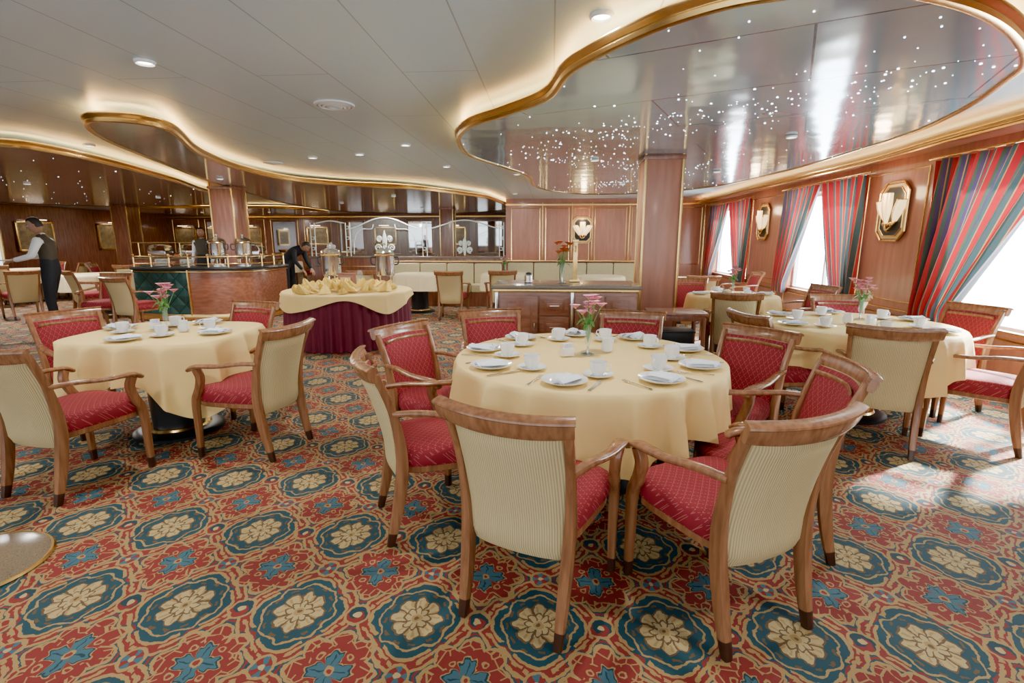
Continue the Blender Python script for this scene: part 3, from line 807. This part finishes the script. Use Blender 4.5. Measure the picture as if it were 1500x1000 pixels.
for hz in(1.0,1.12): mb.tube([p-n_*.04+Z*hz for p,n_ in zip(path,nr)],.014 if hz>1.1 else .009,'gold',10)
for i in range(0,N,4): mb.tube([path[i]-nr[i]*.04+Z*.94,path[i]-nr[i]*.04+Z*1.14],.013,'gold');mb.sphere(path[i]-nr[i]*.04+Z*1.15,.022,'gold')
mb.sweep([path[12]+nr[12]*.01,path[12]+nr[12]*.01+Z*.9],.02,.02,(1,0,0),'gold',8,4)
mb.obj('service_counter')
place(UR,'coffee_urn',(-5.85,8.72,.947));place(UR,'coffee_urn',(-5.5,8.92,.947),30)
for x,y in((-6.9,8.7),(-6.4,8.66)):
    mb=MB()
    for j in range(9): mb.lathe([(.004,.0),(.06,.0),(.11,.014),(.11,.017),(.06,.006),(.004,.006)],'white',(0,0,j*.013),n=28)
    mb.obj('plate_stack',(x,y,.947))
def chafing(x,y,z,rz=0):
    mb=MB();mb.box((0,0,.12),(.5,.32,.12),'steel',bev=.02)
    mb.sweep(catmull([(-.25,0,.18),(-.2,0,.30),(0,0,.34),(.2,0,.30),(.25,0,.18)],5),.15,.012,(0,1,0),'steel',10,4)
    for s in(-1,1):
        for q in(-1,1): mb.box((s*.22,q*.13,.03),(.03,.03,.06),'steel')
    mb.tube([(-.06,-.16,.27),(-.06,-.2,.27),(.06,-.2,.27),(.06,-.16,.27)],.008,'gold')
    mb.obj('chafing_dish',(x,y,z),rz)
mb=MB();mb.box((0,0,.45),(3.6,.7,.9),'darkwood',bev=.01);mb.box((0,0,.915),(3.7,.8,.03),'granite',bev=.008);mb.box((0,-.36,.45),(3.5,.01,.6),'teal')
for s in(-1.7,-.55,.55,1.7): mb.tube([(s,-.2,.92),(s,-.2,1.32)],.014,'gold')
mb.box((0,-.2,1.33),(3.5,.34,.012),'glass');mb.tube([(-1.75,-.38,1.33),(1.75,-.38,1.33)],.012,'gold')
mb.obj('buffet_counter',(-9.2,13.2,0))
for i in range(4): chafing(-10.5+.87*i,13.25,.932)
# ------------------------------------------------------------------ banquette + glass partition
def banquette(x0,x1,y,seg=.62):
    mb=MB();n=max(1,round((x1-x0)/seg));w=(x1-x0)/n
    mb.box(((x0+x1)/2,y+.3,.15),(x1-x0,.6,.3),'darkwood')
    for i in range(n):
        cx=x0+w*(i+.5)
        mb.box((cx,y+.26,.38),(w-.01,.54,.16),'olive',bev=.04)
        mb.box((cx,y+.56,.66),(w-.01,.14,.46),'olive',bev=.05)
    mb.box(((x0+x1)/2,y+.62,.47),(x1-x0+.02,.06,.92),'darkwood');mb.box(((x0+x1)/2,y+.6,.93),(x1-x0+.04,.12,.03),'gold',bev=.01)
    mb.obj('banquette_sofa')
banquette(-3.55,-1.1,10.9);banquette(-1.0,2.0,11.3)
mb=MB();mb.box((-3.35,11.78,.5),(4.5,.16,1.0),'darkwood',bev=.01);mb.box((-3.35,11.78,1.01),(4.56,.24,.04),'granite',bev=.01)
mb.box((-3.35,11.69,.8),(4.5,.02,.02),'gold')
mb.obj('partition_half_wall')
def scroll(cx,cz,s,flip,y=0):
    pts=[]
    for i in range(40):
        t=i/39*3.6*math.pi;r=s*(.02+.12*i/39);pts.append(V((cx+flip*(r*math.cos(t)),y,cz+r*math.sin(t))))
    return pts
mb=MB();Y=11.78;z0=1.03
def arch(xa,xb,h0,h1):
    return [V((xa+(xb-xa)*i/20,Y,h0+(h1-h0)*math.sin(math.pi*i/20)**1.4)) for i in range(21)]
pan=[(-5.45,-4.78,1.78,1.83,.5),(-4.62,-3.05,1.66,1.90,.95),(-2.75,-1.2,1.66,1.84,.7)]
for xa,xb,h0,h1,big in pan:
    A=arch(xa,xb,h0,h1)
    vs=[]
    for p in A: vs+=[V((p.x,Y,z0)),p]
    mb.add(vs,[[2*i,2*i+2,2*i+3,2*i+1] for i in range(20)],'pglass')
    mb.sweep(A,.012,.014,(0,1,0),'etch',8)
    cx=(xa+xb)/2;w=.95*big;zz=z0+.02
    for fl in(-1,1):
        mb.tube(scroll(cx+fl*.18*w,zz+.18*big,.75*w,fl,Y-.012),.017,'etch',6,up=(0,1,0))
        mb.tube(scroll(cx+fl*.13*w,zz+.40*big,.55*w,-fl,Y-.012),.015,'etch',6,up=(0,1,0))
        if big>.9: mb.tube(catmull([(cx+fl*.74,Y-.012,z0+.05),(cx+fl*.70,Y-.012,z0+.4),(cx+fl*.55,Y-.012,z0+.6),(cx+fl*.3,Y-.012,z0+.62),(cx+fl*.25,Y-.012,z0+.72)],8),.009,'etch',6,up=(0,1,0))
    mb.sweep(catmull([(cx,Y-.012,zz),(cx,Y-.012,zz+.25*big),(cx,Y-.012,zz+.45*big),(cx,Y-.012,zz+.6*big)],5),[.012,.02,.03,.035,.045,.05,.055,.055,.055,.05,.045,.04,.03,.02,.01,.004],.012,(1,0,0),'etch',8)
for px in (-5.54,-4.70,-2.90,-1.13):
    for dx in(-.05,.05): mb.box((px+dx,Y,z0+.38),(.018,.03,.76),'etch',bev=.005)
    for i in range(3):
        zc=z0+.14+.24*i;mb.box((px,Y,zc),(.10,.03,.014),'etch');mb.box((px,Y,zc+.06),(.05,.03,.014),'etch')
        mb.box((px+.025,Y,zc+.03),(.014,.03,.07),'etch')
mb.obj('etched_glass_partition')
def picture(loc,w,h,rz=0):
    mb=MB();mb.box((0,-.03,0),(w,.02,h),'painting')
    for s in(-1,1): mb.box((s*w/2,-.04,0),(.07,.05,h+.07),'gold',bev=.012);mb.box((0,-.04,s*h/2),(w+.07,.05,.07),'gold',bev=.012)
    mb.tube(catmull([(0,-.02,h/2+.1),(0,-.15,h/2+.16),(0,-.2,h/2+.12)],5),.012,'gold');mb.box((0,-.2,h/2+.1),(w*.5,.05,.03),'gold',bev=.01);mb.box((0,-.2,h/2+.082),(w*.45,.04,.006),'lampw')
    mb.obj('framed_painting',loc,rz)
for x in(-16.1,-13.1,-10.1,-7.1,-4.1): picture((x,YF-.02,1.55),.9,.7)
for y in(8,12,16,19): picture((XL+.02,y,1.5),1.2,.9,90)
mb=MB();mb.box((0,0,.9),(1.3,.04,1.8),'mirror');
for s in(-1,1): mb.box((s*.68,0,.9),(.06,.08,1.86),'gold',bev=.01)
mb.box((0,0,1.83),(1.42,.08,.06),'gold',bev=.01)
mb.box((0,0,.1),(1.42,.3,.2),'darkwood',bev=.01)
wm=mb.mesh('standing_mirror');place(wm,'standing_mirror',(-15.2,12.5,0),25)
mb=MB();mb.lathe([(.27,0),(.27,.012),(.24,.02),(.05,.03)],'granite',n=48);mb.lathe([(.272,.0),(.28,.006),(.272,.014)],'gold',n=48)
mb.lathe([(.022,.025),(.022,1.2),(.004,1.21)],'gold',n=20);mb.box((0,0,1.3),(.34,.03,.44),'darkwood',bev=.01);mb.box((0,-.018,1.3),(.28,.006,.38),'napkin')
mb.obj('menu_stand',(-2.52,1.83,0),30)
# ------------------------------------------------------------------ PEOPLE
def person(name,loc,rz,J,height=1.75,vest='vest',sleeve='shirt',headtilt=0,headturn=0,hold=None):
    D=dict(pel=(0,0,.96),spi=(0,0,1.12),che=(0,0,1.28),up=(0,-.005,1.40),nb=(0,-.01,1.475),nk=(0,.0,1.53),
      shl=(-.165,-.005,1.405),ell=(-.225,-.04,1.14),wrl=(-.22,.10,.92),shr=(.165,-.005,1.405),elr=(.225,-.04,1.14),wrr=(.22,.10,.92),
      hil=(-.085,0,.90),knl=(-.10,.03,.50),anl=(-.11,-.02,.09),tol=(-.12,.14,.04),hir=(.085,0,.90),knr=(.10,.03,.50),anr=(.11,-.02,.09),tor=(.12,.14,.04),hd=(0,.02,1.638))
    D.update(J);k_=height/1.75
    R=dict(pel=(.13,.10),spi=(.125,.092),che=(.145,.105),up=(.10,.085),nb=(.055,.055),nk=(.047,.047),shl=(.058,.058),ell=(.043,.043),wrl=(.03,.03),shr=(.058,.058),elr=(.043,.043),wrr=(.03,.03),
      hil=(.09,.09),knl=(.062,.062),anl=(.045,.045),tol=(.038,.03),hir=(.09,.09),knr=(.062,.062),anr=(.045,.045),tor=(.038,.03))
    E=[('pel','spi'),('spi','che'),('che','up'),('up','nb'),('nb','nk'),('up','shl'),('shl','ell'),('ell','wrl'),('up','shr'),('shr','elr'),('elr','wrr'),
       ('pel','hil'),('hil','knl'),('knl','anl'),('anl','tol'),('pel','hir'),('hir','knr'),('knr','anr'),('anr','tor')]
    bm_={('pel','spi'):'trouser',('spi','che'):vest,('che','up'):vest,('up','nb'):sleeve,('nb','nk'):'skin',('up','shl'):vest,('up','shr'):vest,('shl','ell'):sleeve,('ell','wrl'):sleeve,('shr','elr'):sleeve,('elr','wrr'):sleeve,('anl','tol'):'black',('anr','tor'):'black'}
    keys=list(R);me=bpy.data.meshes.new(name+'_sk');me.from_pydata([V(D[k])*k_ for k in keys],[(keys.index(a),keys.index(b_)) for a,b_ in E],[])
    o=bpy.data.objects.new('tmp',me);COL.objects.link(o)
    o.modifiers.new('s','SKIN');ss=o.modifiers.new('u','SUBSURF');ss.levels=2
    for i,k in enumerate(keys):
        sv=me.skin_vertices[0].data[i];sv.radius=(R[k][0]*k_*1.15,R[k][1]*k_*1.15);sv.use_root=(k=='pel')
    dg=bpy.context.evaluated_depsgraph_get();dg.update();ev=o.evaluated_get(dg);bme=bpy.data.meshes.new_from_object(ev)
    bpy.data.objects.remove(o)
    mb=MB()
    def score(p,e):
        a,b_=V(D[e[0]])*k_,V(D[e[1]])*k_;ab=b_-a;t=max(0,min(1,(p-a).dot(ab)/ab.length_squared))
        r=(R[e[0]][0]*(1-t)+R[e[1]][0]*t)*k_
        return (p-a-ab*t).length/r
    mb.v=[v.co.copy() for v in bme.vertices]
    for p in bme.polygons:
        c=p.center;best=min(E,key=lambda e:score(c,e));mt=bm_.get(best,'trouser')
        if best[0]=='up' and best[1] in('shl','shr') and abs(c.x)>.15*k_: mt=sleeve
        mb.f.append(list(p.vertices));mb.m.append(mb.mi(mt))
    h=V(D['hd'])*k_;mb.M=Matrix.Translation(h)@Matrix.Rotation(math.radians(headturn),4,'Z')@Matrix.Rotation(math.radians(headtilt),4,'X')@Matrix.Scale(k_*.97,4)
    rings=[]
    for j in range(15):
        ph=math.pi*j/14;ph=min(max(ph,.03),math.pi-.03);z=-.118*math.cos(ph);ring=[]
        for i in range(20):
            t=2*math.pi*i/20;rx=.076*math.sin(ph)**.8;ry=.095*math.sin(ph)**.8
            if z<-.02: rx*=1-.25*((-.02-z)/.1);ry*=1-.12*((-.02-z)/.1)
            x,y=rx*math.cos(t),ry*math.sin(t)
            if math.sin(t)>.8 and abs(z+.005)<.02: y-=.006
            ring.append(V((x,y,z)))
        rings.append(ring)
    mb.loft(rings,'skin')
    mb.sweep([(0,.088,.02),(0,.098,-.005),(0,.108,-.028),(0,.090,-.036)],[.006,.009,.014,.010],[.006,.008,.010,.006],(1,0,0),'skin',8,2)
    for s in(-1,1):
        mb.sphere((s*.030,.079,.006),.011,'white',8,6,(1.2,.8,.7));mb.sphere((s*.030,.0865,.006),.005,'hair',8,6)
        mb.sweep([(s*.045,.078,.026),(s*.03,.089,.030),(s*.014,.090,.026)],.004,.003,(0,0,1),'hair',6,2)
        mb.sphere((s*.076,.0,-.005),.02,'skin',8,6,(.4,.8,1.3))
    mb.sweep([(-.024,.076,-.060),(0,.086,-.058),(.024,.076,-.060)],.006,.005,(0,0,1),M_lip,8,2)
    def hair(u,v):
        t=2*math.pi*u;f=math.sin(t);q=max(0,min(1,(f+.25)*1.5));ph=v*(1.95-1.05*q*q*(3-2*q));sp=math.sin(ph)**.82 if ph>0 else 0
        return V((.081*sp*math.cos(t),.100*sp*math.sin(t)-.003,.123*math.cos(ph)))
    mb.grid(hair,32,12,'hair',closeu=True)
    mb.M=Matrix()
    for sd_,w_,e_ in((-1,'wrl','ell'),(1,'wrr','elr')):
        w=V(D[w_])*k_;d=(w-V(D[e_])*k_).normalized();s=d.cross(V((0,0,1)));s=V((1,0,0)) if s.length<.1 else s.normalized();nn=s.cross(d)
        mb.sweep([w-d*.01,w+d*.03,w+d*.085],[.024,.038,.042],[.018,.016,.013],s,'skin',12,2.4)
        for i in range(4):
            L=[.066,.078,.072,.056][i];b0=w+d*.08+s*(-.03+.02*i)
            mb.sweep([b0,b0+d*L*.45-nn*.006,b0+d*L*.8-nn*.022,b0+d*L*.95-nn*.035],[.0095,.009,.008,.006],[.0095,.009,.008,.006],s,'skin',8,2)
        b0=w+d*.03-s*.034*sd_
        mb.sweep([b0,b0+d*.03-s*.025*sd_,b0+d*.055-s*.03*sd_-nn*.012],[.012,.010,.007],[.012,.010,.007],nn,'skin',8,2)
        if hold==w_: 
            mb.M=Matrix.Translation(w+d*.12+V((0,0,.02)));mb.lathe([(.004,.0),(.06,.0),(.12,.014),(.12,.018),(.06,.006),(.004,.006)],'white',n=28);mb.M=Matrix()
    return mb.obj(name,loc,rz,ang=60)
PA=dict(shl=(-.165,.035,1.39),shr=(.165,.035,1.39),ell=(-.22,.12,1.16),wrl=(-.15,.36,1.10),elr=(.22,.12,1.16),wrr=(.12,.38,1.13),up=(0,.025,1.39),nb=(0,.045,1.465),nk=(0,.07,1.52),hd=(0,.105,1.62),tol=(-.12,.16,.04),knr=(.1,.1,.5),anr=(.11,.1,.09),tor=(.12,.26,.04))
PB=dict(spi=(0,.08,1.10),che=(0,.22,1.19),up=(0,.32,1.24),nb=(0,.385,1.275),nk=(0,.43,1.29),hd=(0,.51,1.30),shl=(-.165,.32,1.22),shr=(.165,.32,1.22),ell=(-.2,.36,.98),wrl=(-.16,.50,.80),elr=(.2,.36,.98),wrr=(.16,.50,.80))
person('waiter',(-7.75,7.45,0),115,PA,1.76,headtilt=-18,headturn=15,hold='wrl')
person('waiter',(-8.0,11.4,0),190,dict(),1.68)
person('waiter',(-5.75,10.9,0),-100,PB,1.70,vest='trouser',sleeve='trouser',headtilt=-45)
# ------------------------------------------------------------------ LIGHTS
w=bpy.data.worlds.new('World');sc.world=w;w.use_nodes=True
nt=w.node_tree;bg=nt.nodes['Background'];bg.inputs[0].default_value=(.88,.94,1,1)
gx,gy,gz=sep(nt,coord(nt,'Generated'))
fx=((gx-.14)/.16).mx(0.0).mn(1.0);fy=((gy+.05)/.15).mx(0.0).mn(1.0)   # brilliant hazy sea sky on the sun side of the ship
st=fx*fy*18.0+2.2
nt.links.new(st.o,bg.inputs[1])
for a,b_ in wins:
    areal('daylight_area',(WX+.7,(a+b_)/2,1.45),(0,math.radians(90),0),1.9,300,(.84,.94,1),'RECTANGLE',b_-a+.3)
sl=bpy.data.lights.new('sun','SUN');sl.energy=42;sl.angle=math.radians(4);sl.color=(1,.98,.94)
so=bpy.data.objects.new('sun',sl);COL.objects.link(so);so.rotation_euler=V((-.66,-.44,-.56)).to_track_quat('-Z','Y').to_euler()
# ------------------------------------------------------------------ CAMERA
cd=bpy.data.cameras.new('camera');cd.sensor_width=36;cd.lens=18.0;cd.clip_start=.05;cd.clip_end=200
co=bpy.data.objects.new('camera',cd);COL.objects.link(co);co.location=(0,0,1.42)
co.rotation_euler=(math.radians(90)-math.atan(.2),0,math.atan(58/765));sc.camera=co
sc.view_settings.view_transform='AgX'
try: sc.view_settings.look='AgX - Punchy'
except Exception as e: print(e)
sc.view_settings.exposure=1.1
